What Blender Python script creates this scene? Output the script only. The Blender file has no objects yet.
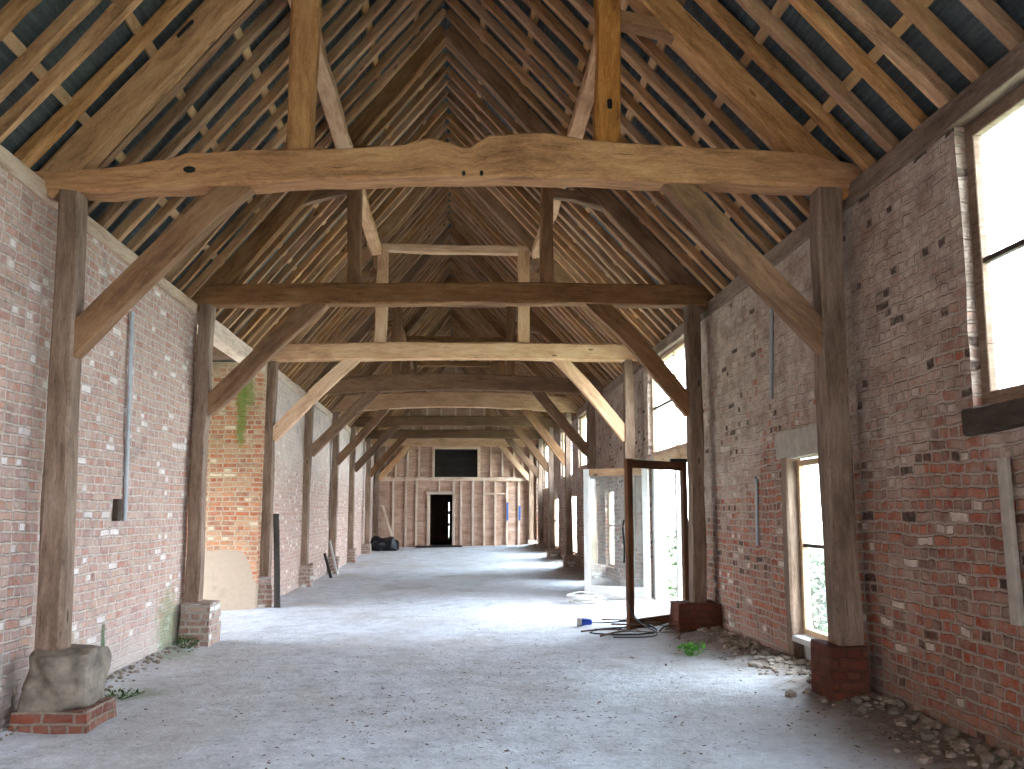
import bpy, bmesh, math, random
from mathutils import Vector, Matrix, noise
random.seed(7)
SC = bpy.context.scene
COL = SC.collection
PI = math.pi

# ------------------------------------------------------------------ object helpers
def tag(o, label=None, cat=None, group=None, kind=None):
    if label: o['label'] = label
    if cat: o['category'] = cat
    if group: o['group'] = group
    if kind: o['kind'] = kind
    return o

def thing(name, loc, label, cat, group=None, kind=None):
    o = bpy.data.objects.new(name, None)
    o.empty_display_size = .2
    COL.objects.link(o); o.location = loc
    return tag(o, label, cat, group, kind)

def world_loc(o):
    v = Vector(o.location)
    p = o.parent
    while p:
        v = v + Vector(p.location); p = p.parent
    return v

def obj(name, bm, mat, parent=None, loc=(0, 0, 0), smooth=False):
    base = Vector(loc) if parent is None else world_loc(parent)
    for v in bm.verts: v.co -= base
    me = bpy.data.meshes.new(name)
    bm.normal_update()
    bm.to_mesh(me); bm.free()
    if smooth:
        for p in me.polygons: p.use_smooth = True
    o = bpy.data.objects.new(name, me)
    if mat is not None: me.materials.append(mat)
    COL.objects.link(o)
    if parent is None: o.location = loc
    else: o.parent = parent
    return o

def new():
    bm = bmesh.new(); bm.loops.layers.uv.new('UVMap'); return bm

def boxuv(bm, faces=None):
    uv = bm.loops.layers.uv.active
    bm.normal_update()
    for f in (faces or bm.faces):
        n = f.normal
        a = max(range(3), key=lambda i: abs(n[i]))
        for l in f.loops:
            c = l.vert.co
            l[uv].uv = (c.y, c.z) if a == 0 else ((c.x, c.z) if a == 1 else (c.x, c.y))

def box(bm, x0, x1, y0, y1, z0, z1):
    v = [bm.verts.new((x, y, z)) for x in (x0, x1) for y in (y0, y1) for z in (z0, z1)]
    fs = []
    for q in ((0, 1, 3, 2), (4, 6, 7, 5), (0, 4, 5, 1), (2, 3, 7, 6), (0, 2, 6, 4), (1, 5, 7, 3)):
        fs.append(bm.faces.new([v[i] for i in q]))
    boxuv(bm, fs)
    return fs

def timber(bm, p0, p1, w, h, side, n=None, rough=.006, bow=(0, 0), cham=.012, prof=None, seed=None, freq=1.3, w1=None, h1=None):
    """A hewn timber from p0 to p1: w across `side`, h across the other way; waney corners, bow, optional
    prof(t) -> (added to the upper face, added to the lower face)."""
    p0 = Vector(p0); p1 = Vector(p1)
    T = (p1 - p0); L = T.length; T.normalize()
    S = Vector(side); S = (S - T * S.dot(T)).normalized()
    N = S.cross(T)
    if N.z < -1e-6 or (abs(N.z) < 1e-6 and (N.x + N.y) < 0): N = -N
    if n is None: n = max(2, int(L / .28))
    if seed is None: seed = random.uniform(0, 900)
    uv = bm.loops.layers.uv.active
    rings = []
    for i in range(n + 1):
        t = i / n
        c = p0 + T * (L * t) + (S * bow[0] + N * bow[1]) * math.sin(PI * t)
        ww = (w + ((w1 or w) - w) * t) / 2; hh = (h + ((h1 or h) - h) * t) / 2
        up, dn = prof(t) if prof else (0, 0)
        ch = cham
        pts = [(-ww + ch, -hh), (ww - ch, -hh), (ww, -hh + ch), (ww, hh - ch), (ww - ch, hh), (-ww + ch, hh), (-ww, hh - ch), (-ww, -hh + ch)]
        ring = []
        for k, (a, b) in enumerate(pts):
            b2 = b + (up if b > 0 else dn)
            q = Vector((seed + k // 2 * 7.3, L * t * freq, seed * .37))
            q2 = Vector((seed * 1.7, L * t * freq, 30 + k // 2 * 5.1))
            a2 = a + noise.noise(q) * rough * 2
            b2 += noise.noise(q2) * rough * 2
            ring.append(bm.verts.new(c + S * a2 + N * b2))
        rings.append(ring)
    per = [0]
    full = [(-w / 2, -h / 2), (w / 2, -h / 2), (w / 2, -h / 2), (w / 2, h / 2), (w / 2, h / 2), (-w / 2, h / 2), (-w / 2, h / 2), (-w / 2, -h / 2), (-w / 2, -h / 2)]
    for k in range(8):
        per.append(per[-1] + max(.012, abs(full[k + 1][0] - full[k][0]) + abs(full[k + 1][1] - full[k][1])))
    u0 = seed % 17
    for i in range(n):
        for k in range(8):
            k2 = (k + 1) % 8
            f = bm.faces.new((rings[i][k], rings[i][k2], rings[i + 1][k2], rings[i + 1][k]))
            us = (i / n * L + u0, i / n * L + u0, (i + 1) / n * L + u0, (i + 1) / n * L + u0)
            vs = (per[k], per[k + 1], per[k + 1], per[k])
            for l, a, b in zip(f.loops, us, vs): l[uv].uv = (a, b + seed)
    for ring in (rings[0], rings[-1]):
        f = bm.faces.new(ring if ring is rings[-1] else ring[::-1])
        for l in f.loops:
            d = l.vert.co - p0
            l[uv].uv = (d.dot(S) * .6 + u0, d.dot(N) + seed)
    bmesh.ops.recalc_face_normals(bm, faces=bm.faces[-(n * 8 + 2):] if False else list(bm.faces))
    return bm

def T(name, mat, parent, *a, **k):
    return obj(name, timber(new(), *a, **k), mat, parent)

def smooth_path(pts, sub=6):
    P = [Vector(p) for p in pts]; out = []
    for i in range(len(P) - 1):
        a = P[max(i - 1, 0)]; b = P[i]; c = P[i + 1]; d = P[min(i + 2, len(P) - 1)]
        for j in range(sub):
            t = j / sub
            out.append(.5 * ((2 * b) + (c - a) * t + (2 * a - 5 * b + 4 * c - d) * t * t + (3 * b - a - 3 * c + d) * t ** 3))
    out.append(P[-1])
    return out

def tube(bm, pts, r, seg=6, r1=None):
    rings = []
    n = len(pts)
    for i, p in enumerate(pts):
        d = (pts[min(i + 1, n - 1)] - pts[max(i - 1, 0)]).normalized()
        s = d.cross(Vector((0, 0, 1)))
        if s.length < .05: s = d.cross(Vector((1, 0, 0)))
        s.normalize(); u = s.cross(d)
        rr = r + ((r1 if r1 is not None else r) - r) * i / max(1, n - 1)
        rings.append([bm.verts.new(p + s * rr * math.cos(2 * PI * k / seg) + u * rr * math.sin(2 * PI * k / seg)) for k in range(seg)])
    for a, b in zip(rings, rings[1:]):
        for k in range(seg):
            f = bm.faces.new((a[k], a[(k + 1) % seg], b[(k + 1) % seg], b[k])); f.smooth = True
    bm.faces.new(rings[0][::-1]); bm.faces.new(rings[-1])
    return bm

# ------------------------------------------------------------------ material helpers
class NT:
    def __init__(s, name):
        s.m = bpy.data.materials.new(name); s.m.use_nodes = True
        s.t = s.m.node_tree; s.t.nodes.clear()
        s.out = s.t.nodes.new('ShaderNodeOutputMaterial')
    def n(s, typ, **k):
        x = s.t.nodes.new('ShaderNode' + typ)
        for a, b in k.items(): setattr(x, a, b)
        return x
    def put(s, sock, v):
        if isinstance(v, bpy.types.NodeSocket): s.t.links.new(v, sock)
        elif isinstance(v, (tuple, list)):
            v = tuple(v)
            sock.default_value = v + (1,) if (len(v) == 3 and len(sock.default_value) == 4) else v
        else: sock.default_value = v
    def math(s, op, a, b=0., c=None, clamp=False):
        x = s.n('Math', operation=op, use_clamp=clamp)
        s.put(x.inputs[0], a); s.put(x.inputs[1], b)
        if c is not None: s.put(x.inputs[2], c)
        return x.outputs[0]
    def vec(s, op, a, b):
        x = s.n('VectorMath', operation=op); s.put(x.inputs[0], a); s.put(x.inputs[1], b); return x.outputs[0]
    def mix(s, f, a, b, blend='MIX'):
        x = s.n('Mix', data_type='RGBA', blend_type=blend, clamp_factor=True)
        s.put(x.inputs[0], f); s.put(x.inputs[6], a); s.put(x.inputs[7], b); return x.outputs[2]
    def ramp(s, f, stops, interp='LINEAR'):
        x = s.n('ValToRGB'); x.color_ramp.interpolation = interp
        e = x.color_ramp.elements
        while len(e) < len(stops): e.new(.5)
        for i, (p, c) in enumerate(stops):
            e[i].position = p
            e[i].color = (c, c, c, 1) if isinstance(c, (int, float)) else tuple(c) + (1,)
        s.put(x.inputs[0], f); return x.outputs[0]
    def step(s, v, a, b):
        x = s.n('MapRange', interpolation_type='SMOOTHSTEP'); s.put(x.inputs[0], v)
        x.inputs[1].default_value = a; x.inputs[2].default_value = b; return x.outputs[0]
    def noise(s, v, scale, detail=3., rough=.55, dist=0., col=False):
        x = s.n('TexNoise'); s.put(x.inputs['Vector'], v)
        x.inputs['Scale'].default_value = scale; x.inputs['Detail'].default_value = detail
        x.inputs['Roughness'].default_value = rough; x.inputs['Distortion'].default_value = dist
        return x.outputs['Color' if col else 0]
    def vor(s, v, scale, feature='F1', out=0, rnd=1.):
        x = s.n('TexVoronoi', feature=feature); s.put(x.inputs['Vector'], v)
        x.inputs['Scale'].default_value = scale
        if 'Randomness' in x.inputs: x.inputs['Randomness'].default_value = rnd
        return x.outputs[out]
    def scale(s, v, xyz): return s.vec('MULTIPLY', v, xyz)
    def uv(s): return s.n('UVMap', uv_map='UVMap').outputs[0]
    def pos(s): return s.n('NewGeometry').outputs['Position']
    def xyz(s, v):
        x = s.n('SeparateXYZ'); s.put(x.inputs[0], v); return x.outputs
    def oc(s): return s.n('TexCoord').outputs['Object']
    def rnd(s): return s.n('ObjectInfo').outputs['Random']
    def bump(s, h, strength=.5, dist=.01):
        x = s.n('Bump'); x.inputs['Strength'].default_value = strength; x.inputs['Distance'].default_value = dist
        s.put(x.inputs['Height'], h); return x.outputs[0]
    def bsdf(s, col, rough=.85, bump=None, spec=.3, metal=0.):
        b = s.n('BsdfPrincipled'); s.put(b.inputs['Base Color'], col); s.put(b.inputs['Roughness'], rough)
        b.inputs['Specular IOR Level'].default_value = spec; b.inputs['Metallic'].default_value = metal
        if bump is not None: s.put(b.inputs['Normal'], bump)
        s.t.links.new(b.outputs[0], s.out.inputs[0]); return s.m

def lin(r, g, b):
    f = lambda c: ((c / 255 + .055) / 1.055) ** 2.4 if c > 10 else c / 255 / 12.92
    return (f(r), f(g), f(b))

def wood(name, dark, mid, light, grey=None, greyamt=.0, var=.35, bump=.5, boards=False):
    m = NT(name)
    uv = m.uv(); r = m.rnd()
    sh = m.n('CombineXYZ'); m.put(sh.inputs[0], m.math('MULTIPLY', r, 37.)); m.put(sh.inputs[1], m.math('MULTIPLY', r, 91.))
    v = m.vec('ADD', uv, sh.outputs[0])
    wob = m.noise(m.scale(v, (1.1, 2.5, 1)), 1.6, 3, col=True)
    v2 = m.vec('ADD', m.scale(v, (1.3, 7., 1.)), m.scale(wob, (.5, 1.1, 0)))
    grain = m.noise(v2, 2.2, 6, .68)
    speck = m.noise(m.scale(v, (8., 26., 1.)), 3., 4, .7)
    fine = m.noise(m.scale(v, (3., 60., 1.)), 3., 4, .6)
    blotch = m.noise(m.scale(v, (1, 2.2, 1)), 1.1, 3)
    g = m.math('ADD', m.math('MULTIPLY', grain, .36), m.math('ADD', m.math('MULTIPLY', fine, .16), m.math('ADD', m.math('MULTIPLY', blotch, .3), m.math('MULTIPLY', speck, .18))))
    col = m.ramp(g, [(.38, dark), (.50, mid), (.63, light)])
    crack = m.ramp(m.noise(m.scale(v, (.55, 15., 1.)), 3.2, 2, .5, .35), [(.27, 1.), (.31, 0.)])
    col = m.mix(m.math('MULTIPLY', crack, .6), col, tuple(c * .25 for c in dark))
    kn = m.vor(m.scale(v, (1.0, 2.4, 1)), 1.15, out=0)
    knot = m.ramp(kn, [(.035, 1.), (.075, 0.)])
    ring = m.ramp(kn, [(.06, 0.), (.09, 1.), (.14, 0.)])
    col = m.mix(m.math('MULTIPLY', ring, .35), col, light)
    col = m.mix(m.math('MULTIPLY', knot, .8), col, tuple(c * .4 for c in dark))
    if grey:
        ga = m.step(m.math('ADD', m.noise(m.scale(v, (.8, 3., 1)), 2.2, 4, .6), greyamt - .5), .42, .62)
        col = m.mix(m.math('MULTIPLY', ga, .8), col, grey)
    if boards:
        by = m.xyz(m.pos())[2]
    tone = m.math('ADD', m.math('MULTIPLY', r, var), 1 - var * .5)
    x = m.n('HueSaturation'); m.put(x.inputs['Value'], tone); m.put(x.inputs['Color'], col)
    m.put(x.inputs['Saturation'], m.math('ADD', m.math('MULTIPLY', m.math('FRACT', m.math('MULTIPLY', r, 13.7)), .22), .90))
    h = m.math('SUBTRACT', m.math('ADD', m.math('MULTIPLY', grain, .7), m.math('MULTIPLY', fine, .35)), m.math('ADD', m.math('MULTIPLY', crack, 1.), m.math('MULTIPLY', knot, .5)))
    return m.bsdf(x.outputs[0], .82, m.bump(h, bump, .012), .25)

def brick(name, palette, mortar, wash, z0, zk, amp, white=.93, moss=(), mort=.016, washcol2=None, plaster=None, lowwash=None, deep=1., smear=.6, voids=None, dist=1.):
    m = NT(name)
    uv = m.uv(); pos = m.pos(); P = m.xyz(pos)
    j = m.vec('SUBTRACT', m.noise(m.scale(uv, (1, 1, 1)), 9., 3, col=True), (.5, .5, .5))
    j2 = m.vec('SUBTRACT', m.noise(uv, 1.1, 2, col=True), (.5, .5, .5))
    v = m.vec('ADD', uv, m.vec('ADD', m.scale(j, (.045 * dist, .032 * dist, 0)), m.scale(j2, (.06 * dist, .06 * dist, 0))))
    b = m.n('TexBrick', offset=.5, offset_frequency=2, squash=.52, squash_frequency=2)
    m.put(b.inputs['Vector'], v)
    m.put(b.inputs['Color1'], (0, 0, 0)); m.put(b.inputs['Color2'], (1, 1, 1)); m.put(b.inputs['Mortar'], (.5, .5, .5))
    b.inputs['Scale'].default_value = 1; b.inputs['Mortar Size'].default_value = mort; b.inputs['Mortar Smooth'].default_value = .7
    b.inputs['Bias'].default_value = 0; b.inputs['Brick Width'].default_value = .235; b.inputs['Row Height'].default_value = .083
    r = b.outputs['Color']; mo = b.outputs['Fac']
    n = len(palette)
    col = m.ramp(r, [(i / n + .001, c) for i, c in enumerate(palette)], 'CONSTANT')
    n1 = m.noise(uv, 14., 5, .65); n2 = m.noise(uv, 45., 3, .6); big = m.noise(uv, .75, 4, .6); mid = m.noise(uv, 3.2, 5, .65)
    col = m.mix(.7, col, m.ramp(n1, [(.25, .35), (.5, .8), (.75, 1.)]), 'MULTIPLY')
    # pale bloom on single bricks
    r2 = m.math('FRACT', m.math('MULTIPLY', r, 7.31))
    wb = m.math('GREATER_THAN', r2, white)
    col = m.mix(m.math('MULTIPLY', wb, m.ramp(n1, [(.3, .5), (.5, 1.)])), col, tuple(min(1, c * 1.1) for c in wash))
    mc = m.mix(m.ramp(n1, [(.35, 0.), (.65, 1.)]), mortar, tuple(c * .62 for c in mortar))
    edge = m.math('ADD', mo, m.math('MULTIPLY', m.math('SUBTRACT', n1, .5), .7), clamp=True)
    mask = m.ramp(edge, [(.18, 0.), (.5, 1.)])
    col = m.mix(m.math('MULTIPLY', m.ramp(m.noise(uv, 6., 5, .75), [(.38, 0.), (.7, 1.)]), smear), col, mc)
    col = m.mix(mask, col, mc)
    # worn limewash that follows height, patchy, thinner on proud bricks
    hz = m.math('MULTIPLY', m.math('SUBTRACT', P[2], z0), zk)
    wv = m.math('ADD', hz, m.math('ADD', m.math('MULTIPLY', m.math('SUBTRACT', big, .5), amp), m.math('MULTIPLY', m.math('SUBTRACT', mid, .5), amp * 1.1)))
    wv = m.math('ADD', wv, m.math('MULTIPLY', m.math('SUBTRACT', r2, .5), .55))
    wm = m.math('MULTIPLY', m.step(wv, -.22, .5), m.ramp(m.noise(uv, 22., 4, .7), [(.32, .35), (.52, .93)]))
    wc = m.mix(m.ramp(mid, [(.35, 0.), (.65, 1.)]), wash, washcol2 or tuple(c * .7 for c in wash))
    col = m.mix(wm, col, wc)
    if voids:        # lost and blackened bricks
        r3 = m.math('FRACT', m.math('MULTIPLY', r, 23.7))
        vd = m.math('MULTIPLY', m.math('GREATER_THAN', r3, voids), m.math('SUBTRACT', 1., mask))
        col = m.mix(m.math('MULTIPLY', vd, m.ramp(n1, [(.35, .4), (.55, .95)])), col, lin(72, 60, 54))
    if lowwash:      # lime and salts rising from the ground
        lw = m.math('ADD', m.math('MULTIPLY', m.math('SUBTRACT', lowwash[0], P[2]), lowwash[1]), m.math('MULTIPLY', m.math('SUBTRACT', mid, .5), 2.2))
        col = m.mix(m.math('MULTIPLY', m.step(lw, -.1, .8), lowwash[2]), col, lowwash[3])
    if plaster:      # (z_top, colour)
        pm = m.math('ADD', m.math('MULTIPLY', m.math('SUBTRACT', plaster[0], P[2]), 6.), m.math('MULTIPLY', m.math('SUBTRACT', mid, .5), 2.))
        pm = m.math('SUBTRACT', pm, m.math('MULTIPLY', m.step(P[0], plaster[2], plaster[2] + .35), m.math('MULTIPLY', mid, 8.)))
        plm = m.step(pm, -.1, .2)
        col = m.mix(plm, col, m.mix(n1, plaster[1], tuple(c * .75 for c in plaster[1])))
    else: plm = None
    soot = m.ramp(m.noise(uv, 1.7, 5, .7, .4), [(.27, 1.), (.42, 0.)])
    col = m.mix(m.math('MULTIPLY', soot, .35), col, (.03, .027, .022))
    for (c, rad, amt, gc) in moss:
        d = m.vec('DIVIDE', m.vec('SUBTRACT', pos, c), rad)
        ln = m.n('VectorMath', operation='LENGTH'); m.put(ln.inputs[0], d)
        mm = m.step(m.math('ADD', m.math('SUBTRACT', 1., ln.outputs['Value']), m.math('MULTIPLY', m.math('SUBTRACT', m.noise(pos, 7., 5, .7), .5), 1.7)), .05, .6)
        col = m.mix(m.math('MULTIPLY', mm, amt), col, gc)
    h = m.math('ADD', m.math('SUBTRACT', m.math('MULTIPLY', n1, .5), m.math('MULTIPLY', mask, 1.)), m.math('MULTIPLY', r2, .5))
    h = m.math('ADD', h, m.math('MULTIPLY', n2, .3))
    if plm is not None: h = m.math('MULTIPLY', h, m.math('SUBTRACT', 1., m.math('MULTIPLY', plm, .85)))
    return m.bsdf(col, .93, m.bump(h, .85, .016 * deep), .15)

def plain(name, col, rough=.7, nscale=8., amt=.35, bump=.3, metal=0., spec=.3):
    m = NT(name); p = m.oc()
    n1 = m.noise(p, nscale, 5, .6)
    c = m.mix(m.ramp(n1, [(.3, 0.), (.7, 1.)]), tuple(x * (1 - amt) for x in col), tuple(min(1, x * (1 + amt * .5)) for x in col))
    return m.bsdf(c, rough, m.bump(n1, bump, .01), spec, metal)

def glass(name, dirt=.05, tint=(.96, .98, .97)):
    m = NT(name)
    tr = m.n('BsdfTransparent'); m.put(tr.inputs[0], tint)
    gl = m.n('BsdfGlossy'); gl.inputs['Roughness'].default_value = .03
    lw = m.n('LayerWeight')
    fr = m.math('MULTIPLY_ADD', m.math('POWER', lw.outputs['Facing'], 5.), .5, .035)
    a = m.n('MixShader'); m.put(a.inputs[0], fr); m.t.links.new(tr.outputs[0], a.inputs[1]); m.t.links.new(gl.outputs[0], a.inputs[2])
    df = m.n('BsdfDiffuse'); m.put(df.inputs[0], (.6, .6, .57))
    tl = m.n('BsdfTranslucent'); m.put(tl.inputs[0], (.6, .6, .57))
    ad = m.n('MixShader'); ad.inputs[0].default_value = .5; m.t.links.new(df.outputs[0], ad.inputs[1]); m.t.links.new(tl.outputs[0], ad.inputs[2])
    b = m.n('MixShader'); d = m.ramp(m.noise(m.pos(), 3.5, 5, .65), [(.3, dirt * .4), (.7, dirt * 1.5)])
    m.put(b.inputs[0], d); m.t.links.new(a.outputs[0], b.inputs[1]); m.t.links.new(ad.outputs[0], b.inputs[2])
    m.t.links.new(b.outputs[0], m.out.inputs[0]); return m.m

# ------------------------------------------------------------------ materials
W_GOLD = wood('oak_golden', lin(112, 70, 40), lin(184, 126, 74), lin(218, 166, 108), var=.12, bump=.7)
W_BROWN = wood('oak_brown', lin(88, 62, 44), lin(138, 103, 75), lin(170, 133, 102), var=.12, bump=.6)
W_PALE = wood('oak_pale', lin(158, 116, 86), lin(208, 166, 130), lin(226, 194, 162), var=.1, bump=.45)
W_POST = wood('oak_post', lin(84, 66, 52), lin(134, 110, 92), lin(168, 146, 128), grey=lin(150, 138, 130), greyamt=.08, var=.2, bump=.7)
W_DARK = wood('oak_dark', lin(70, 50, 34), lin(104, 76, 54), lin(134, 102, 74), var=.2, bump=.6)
W_RAFT = wood('rafter_oak', lin(106, 74, 50), lin(170, 128, 92), lin(204, 164, 126), grey=lin(166, 144, 124), greyamt=-.05, var=.5, bump=.5)
W_BATT = wood('batten_softwood', lin(146, 108, 72), lin(186, 146, 104), lin(206, 172, 130), var=.3, bump=.3)
W_STUD = wood('stud_grey', lin(160, 132, 110), lin(208, 182, 160), lin(226, 206, 188), grey=lin(208, 190, 176), greyamt=.1, var=.2, bump=.4)
W_BOARD = wood('boarding', lin(150, 116, 96), lin(204, 170, 148), lin(226, 200, 182), var=.35, bump=.5)
W_FRAME = wood('door_frame_brown', lin(62, 38, 22), lin(98, 62, 38), lin(128, 86, 56), var=.1, bump=.4)
W_WEATH = wood('weathered_grey', lin(150, 144, 138), lin(184, 180, 174), lin(206, 203, 198), var=.1, bump=.5)
W_WIN = wood('window_timber', lin(136, 106, 82), lin(184, 154, 124), lin(206, 180, 152), var=.15, bump=.3)
W_SILL = wood('dark_sill', lin(48, 38, 30), lin(76, 62, 50), lin(100, 84, 70), var=.1, bump=.7)
W_CHAR = wood('black_timber', lin(30, 26, 24), lin(52, 46, 42), lin(76, 68, 62), var=.1, bump=.7)

PINK = [lin(206, 152, 130), lin(212, 164, 142), lin(198, 140, 120), lin(208, 170, 152), lin(198, 154, 138), lin(216, 172, 148), lin(188, 142, 128), lin(204, 158, 136)]
RED = [lin(166, 84, 56), lin(180, 98, 66), lin(150, 78, 56), lin(160, 104, 82), lin(172, 90, 60), lin(136, 86, 70), lin(184, 106, 74), lin(124, 84, 72), lin(172, 124, 104)]
ORNG = [lin(186, 104, 66), lin(198, 124, 82), lin(172, 92, 60), lin(192, 140, 104), lin(180, 112, 76), lin(160, 98, 74)]
GREEN = lin(104, 122, 52); GREEN2 = lin(118, 138, 88)
M_LEFT = brick('brick_left', PINK, lin(228, 208, 194), lin(234, 224, 218), 5.6, .4, 1.7, white=.93, smear=.85,
               moss=[((-3.4, 8.75, .15), (.3, .55, .5), .6, GREEN2), ((-3.4, 11.7, .25), (.3, .6, .7), .55, GREEN2), ((-3.4, 9.6, .2), (.3, .12, .5), .9, lin(74, 96, 60))],
               lowwash=(.75, 1.1, .55, lin(196, 190, 182)))
M_LEFTFAR = brick('brick_left_far', PINK, lin(222, 200, 186), lin(232, 212, 198), 2.35, .9, 1.3, white=.9, smear=.8, lowwash=(.3, 1.6, .5, lin(190, 184, 174)))
M_PORCH = brick('brick_porch', ORNG, lin(200, 176, 148), lin(208, 188, 158), 3.5, .45, 2.1, white=.95,
                moss=[((-3.72, 16.5, 3.35), (.13, .4, .85), .8, GREEN), ((-3.6, 16.5, 3.75), (.14, .4, .4), .7, GREEN)], plaster=(1.0, lin(178, 158, 136), -3.62))
M_RIGHT = brick('brick_right', RED, lin(186, 164, 146), lin(214, 196, 180), 1.75, .5, 2.9, white=.93, voids=.95, dist=1.5, smear=.7, washcol2=lin(158, 134, 118), lowwash=(.55, 1.2, .65, lin(158, 142, 130)), deep=1.1)
M_PLINTHDARK = brick('brick_plinth_dark', [lin(112, 60, 46), lin(122, 66, 50), lin(104, 58, 46), lin(116, 70, 56)], lin(104, 68, 56), lin(150, 132, 120), 5., .4, .6, white=.99)
M_PLINTHBRICK = brick('brick_plinth_red', [lin(128, 62, 44), lin(140, 72, 52), lin(112, 58, 46), lin(146, 90, 72)], lin(150, 130, 114), lin(180, 168, 156), 4., .5, .7, white=.97)
M_PLINTHPALE = brick('brick_plinth_pale', [lin(178, 142, 124), lin(160, 120, 104), lin(188, 158, 142), lin(150, 112, 98)], lin(190, 178, 164), lin(212, 206, 198), 1.2, .5, 1.5, white=.85)
M_STONE = plain('rough_stone', lin(132, 120, 106), .95, 9., .55, 1.)
M_LINTEL = plain('pale_lintel', lin(178, 166, 152), .9, 9., .25, .4)
M_METAL = plain('dull_metal', lin(170, 172, 174), .5, 12., .2, .15, .35)
M_IRONHOLE = plain('black_iron_and_hole', lin(38, 34, 32), .6, 20., .3, .3)  # iron, and the painted shade in the truss holes
M_WHITEP = plain('white_plastic', lin(176, 172, 164), .5, 10., .12, .1)
M_BLUE = plain('blue_plastic', lin(40, 70, 170), .4, 10., .1, .1)
M_BLUEPAINT = plain('blue_paint', lin(52, 100, 170), .6, 10., .15, .1)
M_BLACK = plain('black_rubber', lin(36, 35, 38), .6, 12., .2, .1)
M_SACK = plain('black_plastic', lin(26, 26, 30), .35, 7., .3, .8)
M_TWIG = plain('dry_twig', lin(92, 74, 60), .9, 30., .4, .4)
M_LITTER = plain('dead_leaf', lin(112, 92, 76), .95, 3., .45, .2)
M_RUBBLE = plain('rubble_stone', lin(150, 136, 122), .95, 3., .5, .5)
M_PANEL = plain('painted_panel', lin(176, 172, 164), .8, 6., .25, .3)

def leafmat(name, c):
    m = NT(name)
    n1 = m.noise(m.pos(), 14., 3)
    return m.bsdf(m.mix(n1, tuple(x * .6 for x in c), tuple(min(1, x * 1.3) for x in c)), .6)
M_LEAF = leafmat('green_leaf', lin(92, 158, 56))
M_SHRUB = leafmat('shrub_leaf', lin(60, 88, 40))

def felt():
    m = NT('roofing_felt'); uv = m.uv()
    s = m.noise(m.scale(uv, (1.2, 14, 1)), 2., 4, .6); n2 = m.noise(uv, 30., 3)
    c = m.ramp(m.math('ADD', m.math('MULTIPLY', s, .7), m.math('MULTIPLY', n2, .3)), [(.3, lin(44, 50, 52)), (.5, lin(66, 74, 76)), (.7, lin(94, 103, 103))])
    return m.bsdf(c, .55, m.bump(m.math('ADD', s, m.math('MULTIPLY', n2, .5)), .5, .02), .4)
M_FELT = felt()

def floor_mat():
    m = NT('chalk_floor'); p = m.pos(); P = m.xyz(p)
    big = m.noise(m.scale(p, (1, .6, 1)), .55, 4, .6); mid = m.noise(p, 2.6, 6, .7); fine = m.noise(p, 34., 5, .7); gr = m.noise(p, 9., 6, .72)
    c = m.ramp(m.math('ADD', m.math('MULTIPLY', mid, .45), m.math('ADD', m.math('MULTIPLY', gr, .4), m.math('MULTIPLY', fine, .15))), [(.36, lin(164, 164, 166)), (.48, lin(200, 202, 207)), (.62, lin(224, 226, 230))])
    c = m.mix(m.ramp(big, [(.42, 0.), (.66, .5)]), c, lin(176, 166, 154))
    spk = m.ramp(m.vor(p, 11.), [(.0, 1.), (.12, 1.), (.17, 0.)])
    keep = m.math('GREATER_THAN', m.xyz(m.vor(p, 11., out=1))[0], .72)
    c = m.mix(m.math('MULTIPLY', m.math('MULTIPLY', spk, keep), .7), c, lin(110, 98, 86))
    pt = m.ramp(m.noise(m.scale(p, (.8, .5, 1)), 1.3, 6, .75, .6), [(.56, 0.), (.72, .6)])
    c = m.mix(m.math('MULTIPLY', pt, m.ramp(gr, [(.4, .2), (.6, 1.)])), c, lin(120, 106, 92))
    # earth and mortar crumbs along the window wall
    e = m.step(m.math('ADD', P[0], m.math('MULTIPLY', m.math('SUBTRACT', mid, .5), 1.3)), 2.55, 3.2)
    c = m.mix(m.math('MULTIPLY', e, .8), c, m.mix(gr, lin(104, 84, 66), lin(150, 130, 108)))
    # damp moss at the foot of the blank wall
    for cx, cy, rx, ry in ((-2.85, 8.95, .45, .5), (-3.2, 11.3, .3, .9)):
        d = m.vec('DIVIDE', m.vec('SUBTRACT', p, (cx, cy, 0)), (rx, ry, 2)); ln = m.n('VectorMath', operation='LENGTH'); m.put(ln.inputs[0], d)
        mm = m.step(m.math('ADD', m.math('SUBTRACT', 1., ln.outputs['Value']), m.math('MULTIPLY', m.math('SUBTRACT', gr, .5), 2.2)), .1, .8)
        c = m.mix(m.math('MULTIPLY', mm, .6), c, lin(124, 132, 96))
    h = m.math('ADD', m.math('MULTIPLY', gr, .6), m.math('ADD', m.math('MULTIPLY', fine, .25), m.math('MULTIPLY', mid, .8)))
    return m.bsdf(c, .95, m.bump(h, .9, .045), .12)
M_FLOOR = floor_mat()

def grass_mat():
    m = NT('meadow'); p = m.pos()
    n1 = m.noise(p, 1.5, 5, .6); n2 = m.noise(p, 30., 3)
    return m.bsdf(m.ramp(m.math('ADD', m.math('MULTIPLY', n1, .6), m.math('MULTIPLY', n2, .4)), [(.3, lin(112, 120, 92)), (.55, lin(148, 154, 126)), (.75, lin(180, 184, 164))]), .9, m.bump(n2, .5, .03), .1)
M_GRASS = grass_mat()
M_GLASS = glass('window_glass', .04)
M_GLASSD = glass('dusty_glass', .16)
M_GLASSK = glass('dark_pane', .05, (.5, .52, .54))

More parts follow.
